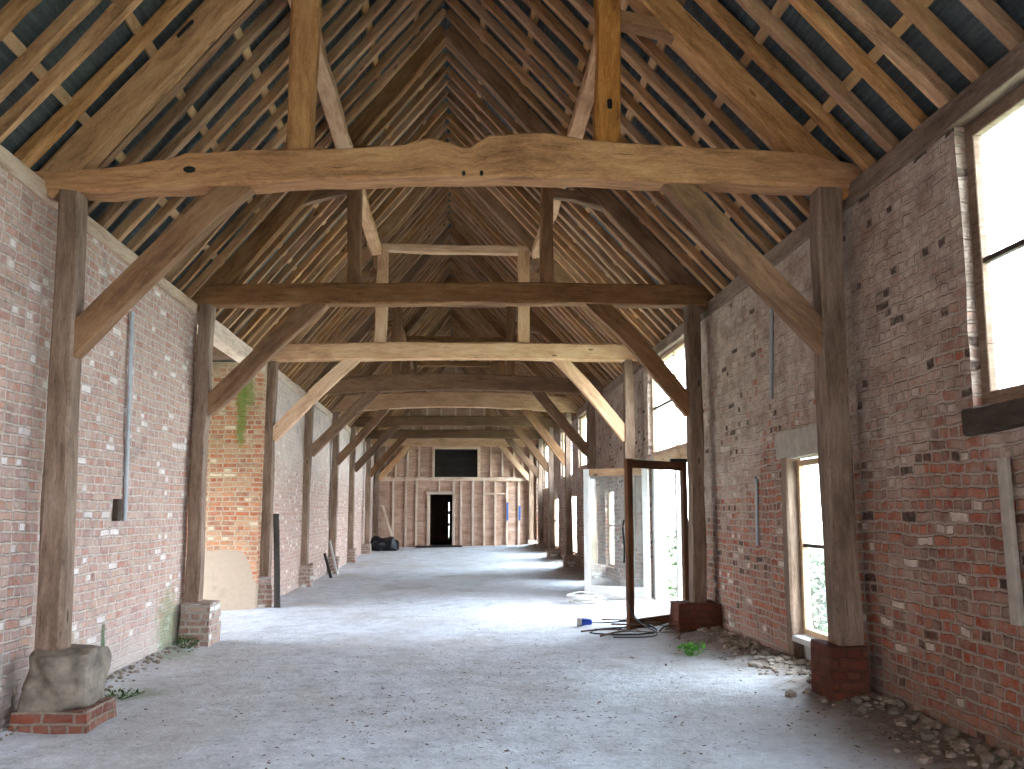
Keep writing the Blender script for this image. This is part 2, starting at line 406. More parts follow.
# ------------------------------------------------------------------ layout numbers
TY = [7.73 + 4.58 * k for k in range(8)]           # seven trusses and the end frame
ORD = ['first', 'second', 'third', 'fourth', 'fifth', 'sixth', 'seventh', 'eighth', 'ninth', 'tenth', 'eleventh', 'twelfth']
XL, XR = -3.4, 3.4
Y0, YE = -4.0, 39.9
PL, PR = 4.33, 4.45                                # underside of the rafters over the inner wall faces
APEX = (-.18, 8.28)

def sm(t):
    t = max(0., min(1., t)); return t * t * (3 - 2 * t)
def fz(x, y):
    z = .07 + .018 * x + .17 * sm((y - 26) / 13)
    z += noise.noise(Vector((x * .5, y * .35, 3))) * .03 + noise.noise(Vector((x * 1.7, y * 1.7, 9))) * .012
    e = x - 3.4
    if -1.0 < e < .6 and not 13.2 < y < 16.3: z += .07 * sm((e + .7) / .7) + .03 * noise.noise(Vector((x * 4, y * 3, 1))) * sm((e + .9) / .5)
    e = -3.4 - x
    if -1. < e < .3 and y < 12: z += .05 * sm((e + .45) / .45)
    return z

# ------------------------------------------------------------------ ground and floor
bm = new()
xs = [-7.2 + .2 * i for i in range(56)]; ys = [Y0 - .5 + .2 * i for i in range(226)]
grid = [[bm.verts.new((x, y, fz(x, y))) for x in xs] for y in ys]
for a in range(len(ys) - 1):
    for b in range(len(xs) - 1):
        if xs[b] < -4. and not 12 < ys[a] < 16.8: continue
        if xs[b] > 3.75: continue
        bm.faces.new((grid[a][b], grid[a][b + 1], grid[a + 1][b + 1], grid[a + 1][b]))
bmesh.ops.delete(bm, geom=[v for v in bm.verts if not v.link_faces], context='VERTS')
tag(obj('floor', bm, M_FLOOR, smooth=True), 'pale chalky earth floor running the length of the barn', 'floor', kind='structure')
bm = new(); box(bm, -60, 60, -60, 110, -.6, -.28)
tag(obj('ground', bm, M_GRASS), 'green meadow outside the windows and doorway', 'ground', kind='structure')

# ------------------------------------------------------------------ walls
def wall_cells(name, mat, axis, thick, u0, u1, z0, z1, holes, label, step=.3, rough=.018):
    """Wall along `axis` ('y' or 'x'), thick=(a,b) on the other axis, with rectangular holes (u0,u1,z0,z1)."""
    us = {u0, u1}; zs = {z0, z1}
    for h in holes: us |= {max(u0, h[0]), min(u1, h[1])}; zs |= {max(z0, h[2]), min(z1, h[3])}
    def fill(s):
        s = sorted(s); out = []
        for a, b in zip(s, s[1:]):
            k = max(1, round((b - a) / step)); out += [a + (b - a) * i / k for i in range(k)]
        return out + [s[-1]]
    us, zs = fill(us), fill(zs)
    solid = lambda i, j: 0 <= i < len(us) - 1 and 0 <= j < len(zs) - 1 and not any(h[0] < (us[i] + us[i + 1]) / 2 < h[1] and h[2] < (zs[j] + zs[j + 1]) / 2 < h[3] for h in holes)
    bm = new(); cache = {}
    def V(i, j, k):
        if (i, j, k) not in cache:
            t = thick[k]; u, z = us[i], zs[j]
            d = (noise.noise(Vector((u * .9, z * .9, t))) + .7 * noise.noise(Vector((u * 3.1, z * 3.1, t)))) * rough
            d2 = noise.noise(Vector((u * 5, z * 5, 40 + t))) * rough * .7
            co = (t + d, u + d2, z) if axis == 'y' else (u + d2, t + d, z)
            cache[i, j, k] = bm.verts.new(co)
        return cache[i, j, k]
    for i in range(len(us) - 1):
        for j in range(len(zs) - 1):
            if not solid(i, j): continue
            bm.faces.new((V(i, j, 0), V(i + 1, j, 0), V(i + 1, j + 1, 0), V(i, j + 1, 0)))
            bm.faces.new((V(i, j, 1), V(i, j + 1, 1), V(i + 1, j + 1, 1), V(i + 1, j, 1)))
            for di, dj, e in ((-1, 0, ((i, j), (i, j + 1))), (1, 0, ((i + 1, j), (i + 1, j + 1))), (0, -1, ((i, j), (i + 1, j))), (0, 1, ((i, j + 1), (i + 1, j + 1)))):
                if not solid(i + di, j + dj):
                    (a, b), (c, d) = e
                    bm.faces.new((V(a, b, 0), V(c, d, 0), V(c, d, 1), V(a, b, 1)))
    bmesh.ops.recalc_face_normals(bm, faces=list(bm.faces))
    boxuv(bm)
    return tag(obj(name, bm, mat), label, 'wall', kind='structure')

W1 = (3.4, 5.96, 2.33, 4.27); W2 = (8.4, 9.56, -.5, 2.2); DR = (13.4, 16.4, -.5, 2.5); WU = (13.4, 16.4, 2.62, 4.27)
LOW = [(20.2, 21.3), (26.5, 28.6), (31.2, 33.0)]  # two far ones widened beyond their slits for more daylight
UPW = (24.3, 25.9, 2.85, 4.27); UPADD2 = (27.4, 30.3, 2.7, 4.27); UPADD3 = (33.2, 36.4, 2.5, 4.2); SL = (38.5, 39.4, .2, 4.1)  # two high windows added and both slits widened to light the far end
holes_r = [W1, W2, DR, WU, UPW, UPADD2, UPADD3, SL] + [(a, b, .45, 2.15) for a, b in LOW] + [(-3.0, -.4, 1.0, 4.0)]
wall_cells('wall_right', M_RIGHT, 'y', (3.4, 3.56), Y0, YE, -.5, 4.27, holes_r, 'brick wall with the windows, limewashed above and bare red below')
wall_cells('wall_left', M_LEFT, 'y', (-3.82, -3.4), Y0, 12.35, -.5, 4.2, [], 'pinkish brick wall without openings beside the two nearest posts')
wall_cells('wall_left_far', M_LEFTFAR, 'y', (-3.82, -3.4), 16.9, YE, -.5, 4.2, [], 'far stretch of brick wall, whitewashed in its upper half')
wall_cells('wall_porch_far', M_PORCH, 'x', (16.5, 16.9), -7., -3.36, -.5, 4.25, [], 'orange brick return wall with a green moss streak and plaster foot')
wall_cells('wall_porch_near', M_PORCH, 'x', (11.95, 12.35), -7., -3.82, -.5, 4.25, [], 'brick return wall hidden on the near side of the recess')
wall_cells('wall_porch_back', M_PORCH, 'y', (-7.4, -7.), 11.95, 16.9, -.5, 4.25, [(12.9, 16., -.5, 2.6)], 'outer wall of the side recess')
wall_cells('wall_back', M_LEFT, 'x', (Y0 - .4, Y0), -3.82, 3.82, -.5, 4.2, [(-.85, .85, -.5, 2.3)], 'gable wall behind the viewer', step=.6)
bm = new(); tri = [(-3.9, 4.1), (3.9, 4.1), (-.08, 8.75)]
va = [bm.verts.new((x, Y0 - .4, z)) for x, z in tri]; vb = [bm.verts.new((x, Y0 - .1, z)) for x, z in tri]
bm.faces.new(va); bm.faces.new(vb[::-1])
for i in range(3): bm.faces.new((va[i], vb[i], vb[(i + 1) % 3], va[(i + 1) % 3]))
bmesh.ops.recalc_face_normals(bm, faces=list(bm.faces)); boxuv(bm)
tag(obj('wall_back_gable', bm, M_LEFT), 'upper gable behind the viewer', 'wall', kind='structure')

# porch roof
bm = new()
for f in ((-3.48, 4.30, -7.5, 4.2),):
    v = []
    for (x, z) in ((f[0], f[1]), (f[2], f[3]), (f[2], f[3] + .06), (f[0], f[1] + .06)):
        v.append((bm.verts.new((x, 11.9, z)), bm.verts.new((x, 16.95, z))))
    for i in range(4):
        a, b = v[i], v[(i + 1) % 4]; bm.faces.new((a[0], a[1], b[1], b[0]))
    bm.faces.new([q[0] for q in v]); bm.faces.new([q[1] for q in v][::-1])
bmesh.ops.recalc_face_normals(bm, faces=list(bm.faces)); boxuv(bm)
tag(obj('ceiling_porch', bm, W_DARK), 'dark low roof over the side recess', 'ceiling', kind='structure')

# main roof membrane: two slabs of felt
def slope_pts(side):
    ax, az = APEX
    ex, ez = (XL, PL) if side < 0 else (XR, PR)
    d = Vector((ax - ex, 0, az - ez)).normalized()
    nrm = Vector((-d.z, 0, d.x)) if side < 0 else Vector((d.z, 0, -d.x))
    if nrm.z < 0: nrm = -nrm
    return Vector((ex, 0, ez)), d, nrm, (Vector((ax, 0, az)) - Vector((ex, 0, ez))).length
RD = .10                                           # rafter depth
for side, nm in ((-1, 'ceiling_left'), (1, 'ceiling_right')):
    e, d, nr, L = slope_pts(side)
    bm = new()
    a = e - d * (.3 if side < 0 else .33) + nr * (RD + .035); b = e + d * (L + .30) + nr * (RD + .035)
    q = [a, b, b + nr * .06, a + nr * .06]
    n = 60; rows = []
    for i in range(n + 1):
        y = Y0 - .3 + (YE + .6 - Y0) * i / n
        rows.append([bm.verts.new(p + Vector((0, y, 0))) for p in q])
    uv = bm.loops.layers.uv.active
    for r0, r1 in zip(rows, rows[1:]):
        for k in range(4): bm.faces.new((r0[k], r0[(k + 1) % 4], r1[(k + 1) % 4], r1[k]))
    bm.faces.new(rows[0]); bm.faces.new(rows[-1][::-1])
    bmesh.ops.recalc_face_normals(bm, faces=list(bm.faces))
    for f in bm.faces:
        for l in f.loops: l[uv].uv = (l.vert.co.y, (l.vert.co - a).dot(d))
    tag(obj(nm, bm, M_FELT), 'dark blue-grey roofing felt above the %s rafters' % ('blank-wall side' if side < 0 else 'window side'), 'roof', kind='structure')
# gable infill behind the viewer is left to the open end; the far gable is boarded (below)

# ------------------------------------------------------------------ wall plates
def plate(y0, y1, x0, x1, z0, z1, label):
    t = obj('wall_plate', timber(new(), ((x0 + x1) / 2, y0, (z0 + z1) / 2), ((x0 + x1) / 2, y1, (z0 + z1) / 2), abs(x1 - x0), z1 - z0, (1, 0, 0), rough=.008), W_STUD if x0 < 0 else W_POST, None, ((x0 + x1) / 2, y0, z0))
    tag(t, label, 'wall plate', 'wall plates under the rafter feet')
plate(Y0, 12.25, -3.36, -3.62, 4.19, 4.335, 'pale wall plate on the blank brick wall, near side of the recess')
plate(12.25, 16.8, -3.36, -3.58, 4.08, 4.33, 'free-spanning wall plate crossing the mouth of the side recess')
plate(16.8, 39.7, -3.37, -3.62, 4.17, 4.335, 'wall plate on the far whitewashed wall beyond the recess')
plate(Y0, 39.7, 3.365, 3.64, 4.265, 4.455, 'long brown wall plate above the window wall')

# ------------------------------------------------------------------ rafters and battens
def rafter_bm(side, var):
    random.seed(100 + var + (50 if side > 0 else 0))
    e, d, nr, L = slope_pts(side)
    bm = new()
    w = random.uniform(.078, .105)
    over = .2 if side < 0 else .24
    timber(bm, e - d * over + nr * RD / 2, e + d * (L + random.uniform(.0, .05)) + nr * RD / 2, w, RD, (0, 1, 0), n=16, rough=random.choice((.005, .008, .014)), bow=(random.uniform(-.02, .02), random.uniform(-.012, .004)), cham=.01, seed=var * 13.7 + (5 if side > 0 else 0), freq=.9)
    return bm
rmesh = {}
for side in (-1, 1):
    for var in range(9):
        o = obj('rafter', rafter_bm(side, var), W_RAFT)
        rmesh[side, var] = o.data
        bpy.data.objects.remove(o)
random.seed(5)
SIDE = {-1: 'above the blank wall', 1: 'above the window wall'}
def place_rafters(side):
    proto = bpy.data.objects.new('rafter', rmesh[side, 0])
    bays = [(5.15, TY[0], 'before')] + [(TY[k], TY[k + 1], k) for k in range(7)]
    for a, b, k in bays:
        if k == 'before':
            slots = [TY[0] - .42 * i for i in range(1, 8)]
        else:
            n = 10; st = (b - a) / (n + 1)
            slots = [a + st * (i + 1) for i in range(n)]
        for i, y in enumerate(slots):
            o = proto.copy(); o.data = rmesh[side, random.randrange(9)]
            o.name = 'rafter'
            o.location = (0, y + random.uniform(-.035, .035), random.uniform(-.012, .006))
            o.rotation_euler = (0, 0, random.uniform(-.006, .006))
            if k == 'before': lab = 'oak rafter %s, %s one before the nearest tie beam' % (SIDE[side], ORD[i])
            else: lab = 'oak rafter %s, %s past the %s tie beam' % (SIDE[side], ORD[i], ORD[k])
            tag(o, lab, 'rafter', 'common rafters ' + SIDE[side])
            COL.objects.link(o)
    bpy.data.objects.remove(proto)
place_rafters(-1); place_rafters(1)

for side in (-1, 1):
    e, d, nr, L = slope_pts(side)
    for i in range(6):
        s = .62 + i * .80
        p = e + d * s + nr * (RD + .006)
        q0 = p + Vector((0, 4.4, 0)); q1 = p + Vector((0, 39.7, 0))
        o = obj('roof_batten', timber(new(), q0, q1, .085, .05, d, n=60, rough=.004, cham=.004), W_BATT, None, q0)
        tag(o, 'sawn batten behind the rafters %s, %s up from the wall plate' % (SIDE[side], ORD[i]), 'batten', 'roof battens ' + SIDE[side])

# ------------------------------------------------------------------ trusses
def interp(tab, x):
    for (a, b), (c, d_) in zip(tab, tab[1:]):
        if x <= c: return b + (d_ - b) * sm((x - a) / (c - a)) if x >= a else b
    return tab[-1][1]
TIE1_T = [(-3.42, 4.412), (-2.94, 4.457), (-2.42, 4.537), (-2.22, 4.611), (-1.73, 4.64), (-1.07, 4.665), (-.53, 4.704), (-.24, 4.785), (.085, 4.69), (.27, 4.812), (.70, 4.841), (1.21, 4.791), (2.08, 4.758), (2.86, 4.732), (3.48, 4.647)]
TIE1_B = [(-3.41, 4.267), (-3.0, 4.25), (-2.53, 4.286), (-1.72, 4.35), (-.9, 4.405), (-.06, 4.435), (.87, 4.455), (2.07, 4.44), (3.47, 4.42)]
POSTX = [(-3.085, 3.12), (-3.17, 3.08), (-3.2, 3.05), (-3.22, 3.02), (-3.2, 3.04), (-3.2, 3.03), (-3.13, 3.09), (-3.14, 3.08)]
TRUSS = [  # tie material, brace material, ends z bottom (l, r), mid rise bottom, depth, label
    (W_GOLD, W_BROWN, None, 'nearest oak truss, with thick wavy golden-brown tie beam'),
    (W_BROWN, W_BROWN, (4.30, 4.39, .05, .29), 'second oak truss, with straight dark brown tie beam'),
    (W_PALE, W_PALE, (4.32, 4.38, .04, .31), 'third oak truss, with pale tie beam and collar above it'),
    (W_BROWN, W_BROWN, (4.28, 4.32, .12, .36), 'fourth truss, with wavy brown tie beam'),
    (W_PALE, W_BROWN, (4.36, 4.38, .16, .42), 'fifth truss, with arched pale tie beam'),
    (W_DARK, W_DARK, (4.36, 4.40, .05, .34), 'sixth truss, with dark tie beam'),
    (W_DARK, W_DARK, (4.34, 4.36, .05, .32), 'seventh truss, dark and closest to the boarded end wall'),
    (W_PALE, W_PALE, (4.38, 4.38, .01, .38), 'pale oak frame standing against the boarded end wall'),
]
PLTOP = [(.57, .58), (.53, .49), (.54, .48), (.49, .47), (.47, .47), (.49, .47), (.5, .5), (.5, .5)]
for k, (tm, bmx, tz, lab) in enumerate(TRUSS):
    y = TY[k] if k < 7 else 39.56
    random.seed(40 + k)
    t = thing('timber_truss', (0, y, 0), lab, 'roof truss', 'oak trusses along the barn')
    xl, xr = POSTX[k]
    yd = .22 if k < 7 else .16
    # tie beam
    if k == 0:
        x0, x1 = -3.5, 3.55
        def prof(s):
            x = x0 + (x1 - x0) * s
            return (interp(TIE1_T, x) - 4.7, interp(TIE1_B, x) - 4.4)
        bm = timber(new(), (x0, y, 4.55), (x1, y, 4.55), .26, .30, (0, 1, 0), n=90, rough=.010, cham=.016, prof=prof, seed=3.3, freq=2.2)
        tie = obj('tie_beam', bm, tm, t)
    else:
        zl, zr, rise, dep = tz
        wav = .03 if k in (3, 4) else .012
        sd = k * 3.1
        def prof(s):
            arch = rise * math.sin(PI * s)
            return (arch * (1.15 if k in (3, 4) else .8) + noise.noise(Vector((s * 5, sd, 0))) * wav, arch + noise.noise(Vector((s * 4, sd, 5))) * wav * .6)
        tie = T('tie_beam', tm, t, (-3.5, y, zl + dep / 2), (3.5, y, zr + dep / 2), .24 if k < 7 else .2, dep, (0, 1, 0), n=36, rough=.008, cham=.02, prof=prof, seed=sd)
    zbl = tz[0] if tz else 4.26; zbr = tz[1] if tz else 4.425
    # posts
    zt = PLTOP[k]
    lean = (.07, -.02) if k == 0 else (random.uniform(-.02, .03), random.uniform(-.03, .02))
    pw = .165
    for s, xi, zb, zp, ln in ((-1, xl, zbl, zt[0], lean[0]), (1, xr, zbr, zt[1], lean[1])):
        xc = xi + s * pw / 2
        w0 = .20 if (k == 0 and s < 0) else (.22 if k == 0 else pw * 1.1)
        T('post', W_POST, t, (xc + ln + (s * .02), y, zp - .03), (xc + s * .01, y, zb + .04), w0, .23, (1, 0, 0), rough=.011, bow=(random.uniform(-.025, .025), 0), cham=.018, w1=pw + (.05 if (k == 0 and s > 0) else .0), h1=.22)
    # knee braces
    for s, xi, zb in ((-1, xl, zbl), (1, xr, zbr)):
        lo = 3.02 if s < 0 else (3.11 if k == 0 else 3.04)
        xt = 1.86
        if k in (4, 5, 6, 7): xt = 1.95; lo = 3.05
        bw = (.015, .05) if (s > 0 and k in (1, 2)) else (0, random.uniform(-.02, .03))
        T('knee_brace', bmx if k else W_BROWN, t, (xi + s * .06, y, lo - .06), (s * xt - s * .07, y, zb + .10 + (tz[2] * .6 if tz else .04)), .15, .225, (0, 1, 0), rough=.01, bow=bw, cham=.012)
    # principal rafters, queen posts, collar, struts
    for side in (-1, 1):
        e, d, nr, L = slope_pts(side)
        T('principal_rafter', W_BROWN if k not in (0, 2) else W_RAFT, t, e - d * .05 - nr * .03 + Vector((0, y, 0)), e + d * (L - .03) + nr * .0 + Vector((0, y, 0)), .18, .26, (0, 1, 0), n=18, rough=.012, bow=(0, random.uniform(-.05, -.01)), cham=.014, h1=.2)
    qz = interp(TIE1_T, -1.33) - .02 if k == 0 else zbl + (tz[2] + tz[3]) - .03
    qmat = {0: W_GOLD, 1: W_BROWN, 2: W_PALE}.get(k, W_BROWN)
    qx = {0: (-1.335, 1.285), 1: (-1.36, 1.21), 2: (-1.37, 1.22)}.get(k, (-1.36, 1.24))
    if k < 7:
        for s, x in ((-1, qx[0]), (1, qx[1])):
            qzz = (interp(TIE1_T, x) - .03) if k == 0 else qz - .02
            qt = 6.42 if k else 6.5
            T('queen_post', qmat, t, (x, y, qzz), (x - (.0 if s < 0 else -.01) + s * random.uniform(-.02, .03), y, qt), .21 if k != 1 else .17, .19, (1, 0, 0), rough=.012, cham=.014, bow=(random.uniform(-.02, .02), 0))
        T('collar', qmat if k != 1 else W_BROWN, t, (-1.66, y, 6.47), (1.64, y, 6.45), .17, .15, (0, 1, 0), rough=.01, bow=(0, random.uniform(-.02, .03)), cham=.01)
        for s in (-1, 1):
            if k == 0 and s < 0: continue
            e, d, nr, L = slope_pts(s)
            T('strut', W_BROWN, t, (qx[0 if s < 0 else 1] + s * .06, y + .02, 5.98), (s * 2.28, y + .02, 5.70), .13, .14, (0, 1, 0), rough=.01, bow=(0, .04), cham=.012)
    if k == 0:
        def mark(name, px, pz, yf, a, b, ang=0., lab=None):  # black plugs: shade of the slots and holes as colour, knot dark itself
            bm = new(); e2 = 2 / (1 if name != 'mortice_shade' else 4)
            rg = [[bm.verts.new((a * math.copysign(abs(math.cos(q)) ** e2, math.cos(q)), yy, b * math.copysign(abs(math.sin(q)) ** e2, math.sin(q)))) for q in [2 * PI * i / 16 + .01 for i in range(16)]] for yy in (-.012, .012)] if name == 'mortice_shade' else [[bm.verts.new((a * math.cos(2 * PI * i / 16), yy, b * math.sin(2 * PI * i / 16))) for i in range(16)] for yy in (-.012, .012)]
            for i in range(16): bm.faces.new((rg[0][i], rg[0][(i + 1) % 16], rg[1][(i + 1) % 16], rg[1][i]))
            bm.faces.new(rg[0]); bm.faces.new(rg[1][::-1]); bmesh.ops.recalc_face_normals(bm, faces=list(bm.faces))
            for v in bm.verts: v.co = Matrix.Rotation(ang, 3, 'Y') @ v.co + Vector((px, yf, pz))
            tag(obj(name, bm, M_IRONHOLE, t), lab)
        mark('mortice_shade', -2.31, 5.70, y - .104, .012, .10, math.radians(40), 'black plate painting the shade in an empty slot')
        mark('mortice_shade', 1.30, 5.13, y - .095, .022, .045, 0, 'black plate painting the shade in an empty slot')
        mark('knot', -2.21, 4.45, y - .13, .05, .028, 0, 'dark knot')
        mark('peg_hole_shade', .05, 4.47, y - .128, .016, .022, 0, 'black disc painting the shade in a peg hole')
        mark('peg_hole_shade', .20, 4.475, y - .128, .016, .022, 0, 'black disc painting the shade in a peg hole')

# side purlins resting on the queen-post heads
for side in (-1, 1):
    for k in range(7):
        a, b = TY[k] + (.0 if k == 0 else .02), (TY[k + 1] if k < 6 else 39.6)
        p0 = (side * 1.475, a + .02, 6.39); p1 = (side * 1.475, b - .02, 6.37)
        o = obj('purlin', timber(new(), p0, p1, .19, .16, (1, 0, 0), rough=.012, bow=(0, -.015), cham=.02, h1=.14), W_PALE if k < 2 else W_BROWN, None, p0)
        lab = 'side purlin %s between the %s and %s' % (SIDE[side], ORD[k] + ' truss', (ORD[k + 1] + ' truss') if k < 6 else 'end wall')
        tag(o, lab, 'purlin', 'side purlins on the queen posts')

# ------------------------------------------------------------------ plinths under the posts
def rough_block(bm, x0, x1, y0, y1, z0, z1, rough=.02, n=5, rnd=.0, seed=0.):
    q = bmesh.new(); bmesh.ops.create_cube(q, size=1)
    bmesh.ops.subdivide_edges(q, edges=list(q.edges), cuts=n, use_grid_fill=True)
    c = Vector(((x0 + x1) / 2, (y0 + y1) / 2, (z0 + z1) / 2)); s = Vector((x1 - x0, y1 - y0, z1 - z0))
    m = {}
    for v in q.verts:
        u = v.co.copy()
        if rnd: u = u.lerp(u.normalized() * .62, rnd)
        p = Vector((c.x + u.x * s.x, c.y + u.y * s.y, c.z + u.z * s.z))
        p += Vector((noise.noise(p * 3.5 + Vector((seed, 0, 0))), noise.noise(p * 3.5 + Vector((0, 9 + seed, 0))), noise.noise(p * 3.5 + Vector((0, 0, 19 + seed))))) * rough * 1.6
        m[v] = bm.verts.new(p)
    fs = [bm.faces.new([m[v] for v in f.verts]) for f in q.faces]
    boxuv(bm, fs); q.free()

def side_word(s): return 'blank wall' if s < 0 else 'window wall'
for k in range(8):
    y = TY[k] if k < 7 else 39.5
    for s in (-1, 1):
        xi = POSTX[k][0 if s < 0 else 1]; zt = PLTOP[k][0 if s < 0 else 1]
        inner = abs(xi) - (.20 if k == 0 and s < 0 else .06)
        z0 = fz(s * 3.0, y) - .12
        xa, xb = (s * inner, s * 3.42)
        x0, x1 = min(xa, xb), max(xa, xb)
        if k == 0 and s < 0:
            t = thing('stone_plinth', (-3.15, y, 0), 'lumpy grey stone plinth on red bricks under the nearest blank-wall post', 'plinth', 'plinths under the posts')
            bm = new(); rough_block(bm, -3.26, -2.76, y - .24, y + .26, .15, .60, .06, 9, .32, 3.); obj('stone_block', bm, M_STONE, t, smooth=True)
            bm = new(); rough_block(bm, -3.28, -2.72, y - .28, y + .3, -.12, .18, .014, 5, 0, 5.); tag(obj('brick_course', bm, M_PLINTHBRICK, t), 'red brick footing')
            continue
        mat = M_PLINTHDARK if (k < 2 and s > 0) else M_PLINTHPALE
        word = {(0, 1): 'dark red brick plinth under the nearest window-wall post',
                (1, -1): 'pale square brick plinth under the second blank-wall post',
                (1, 1): 'dark brick plinth under the post beside the open glazed door'}.get((k, s), 'weathered brick plinth under the %s post along the %s' % (ORD[k] if k < 7 else 'last', side_word(s)))
        if k == 0: x0, x1 = 2.98, 3.3
        if k == 1 and s < 0: x0, x1 = -3.36, -3.0
        if k == 1 and s > 0: x0, x1 = 2.84, 3.4
        d = .2 if k > 1 else (.22 if k == 0 else .27)
        bm = new(); rough_block(bm, x0, x1, y - d, y + d, z0, zt, .016 if k < 2 else .03, 6, .03, k * 3. + s)
        tag(obj('brick_plinth', bm, mat, None, ((x0 + x1) / 2, y, z0)), word, 'plinth', 'plinths under the posts')

# ------------------------------------------------------------------ windows
def bars(bm, rects, x0, x1):
    for (a, b, c, d) in rects: box(bm, x0, x1, a, b, c, d)
def window(n, y0, y1, z0, z1, x, fw, label, vbar=(), hbar=(), fmat=W_WIN, depth=.07, gm=M_GLASS):
    t = thing('window_%d' % n, (x, (y0 + y1) / 2, z0), label, 'window', kind='structure')
    bm = new(); bars(bm, [(y0, y0 + fw, z0, z1), (y1 - fw, y1, z0, z1), (y0 + fw, y1 - fw, z0, z0 + fw), (y0 + fw, y1 - fw, z1 - fw, z1)], x - depth / 2, x + depth / 2)
    bmesh.ops.bevel(bm, geom=list(bm.edges), offset=.006, segments=1, affect='EDGES')
    obj('window_frame', bm, fmat, t)
    for v in vbar:
        bm = new(); box(bm, x - .02, x + .02, v - .018, v + .018, z0 + fw, z1 - fw); obj('glazing_bar', bm, fmat, t)
    for h in hbar:
        bm = new(); box(bm, x - .022, x + .018, y0 + fw, y1 - fw, h - .018, h + .018); tag(obj('glazing_bar', bm, W_SILL, t), 'dark horizontal bar')
    bm = new(); box(bm, x + .002, x + .008, y0 + fw, y1 - fw, z0 + fw, z1 - fw); obj('pane', bm, gm, t)
    return t
w = window(1, 3.4, 5.96, 2.33, 4.265, 3.5, .1, 'tall bright window at the near end of the window wall', vbar=(4.6,), hbar=(3.3,), fmat=W_POST)
bm = timber(new(), (3.54, 3.3, 2.24), (3.54, 6.0, 2.24), .4, .17, (1, 0, 0), rough=.012); tag(obj('window_sill', bm, W_SILL, w), 'heavy dark timber sill')
w = window(2, 8.44, 9.4, .45, 2.17, 3.50, .06, 'low narrow window beyond the nearest window-wall post', vbar=(8.62,), hbar=(1.32,), fmat=W_WIN)
bm = timber(new(), (3.44, 9.49, -.1), (3.44, 9.49, 2.2), .16, .16, (1, 0, 0), rough=.01); obj('jamb', bm, W_POST, w)
bm = timber(new(), (3.46, 8.4, .41), (3.46, 9.42, .41), .2, .07, (1, 0, 0), rough=.006); obj('window_sill', bm, W_WEATH, w)
bm = new(); box(bm, 3.47, 3.55, 8.4, 9.41, -.15, .38); tag(obj('lower_panel', bm, M_PANEL, w), 'pale panel below the sill')
bm = new(); rough_block(bm, 3.37, 3.6, 8.28, 9.72, 2.19, 2.47, .008, 6, 0, 8.); obj('lintel', bm, M_LINTEL, w)
w = window(3, 13.42, 16.38, 2.62, 4.265, 3.5, .07, 'tall bright window over the open glazed doors', vbar=(14.7,), hbar=(3.45,), fmat=W_WIN)
for i, (a, b) in enumerate(LOW):
    window(4 + i, a, b, .45, 2.15, 3.5, .06, 'low window in the window wall, beside the %s truss' % ORD[(3, 4, 5)[i]], hbar=(1.35,), fmat=W_WIN)
window(7, UPW[0], UPW[1], UPW[2], UPW[3], 3.5, .06, 'high window tucked under the wall plate by the fifth truss', hbar=(3.5,))
window(10, UPADD2[0], UPADD2[1], UPADD2[2], UPADD2[3], 3.5, .06, 'high window added for daylight under the wall plate by the sixth truss', hbar=(3.5,))
window(11, UPADD3[0], UPADD3[1], UPADD3[2], UPADD3[3], 3.5, .06, 'high window added for daylight under the wall plate by the seventh truss', hbar=(3.4,))
window(8, SL[0], SL[1], SL[2], SL[3], 3.5, .05, 'tall slit of light in the far corner of the window wall')

# doorway: frame, transom, two glazed leaves
t = thing('door_1', (3.45, 14.75, 0), 'timber frame of the wide doorway in the window wall', 'doorway', kind='structure')
T('jamb', W_POST, t, (3.48, 13.47, -.1), (3.48, 13.47, 2.5), .14, .14, (1, 0, 0))
T('jamb', W_WEATH, t, (3.52, 16.29, -.1), (3.52, 16.29, 2.5), .18, .2, (1, 0, 0))
T('transom', W_WIN, t, (3.5, 13.35, 2.52), (3.5, 16.45, 2.52), .22, .16, (1, 0, 0))
T('mullion', W_WEATH, t, (3.66, 15.35, -.1), (3.66, 15.35, 2.46), .1, .12, (1, 0, 0))
bm = new(); box(bm, 3.36, 3.82, 13.42, 16.38, -.16, .12); tag(obj('threshold', bm, M_LINTEL, t), 'pale stone threshold')

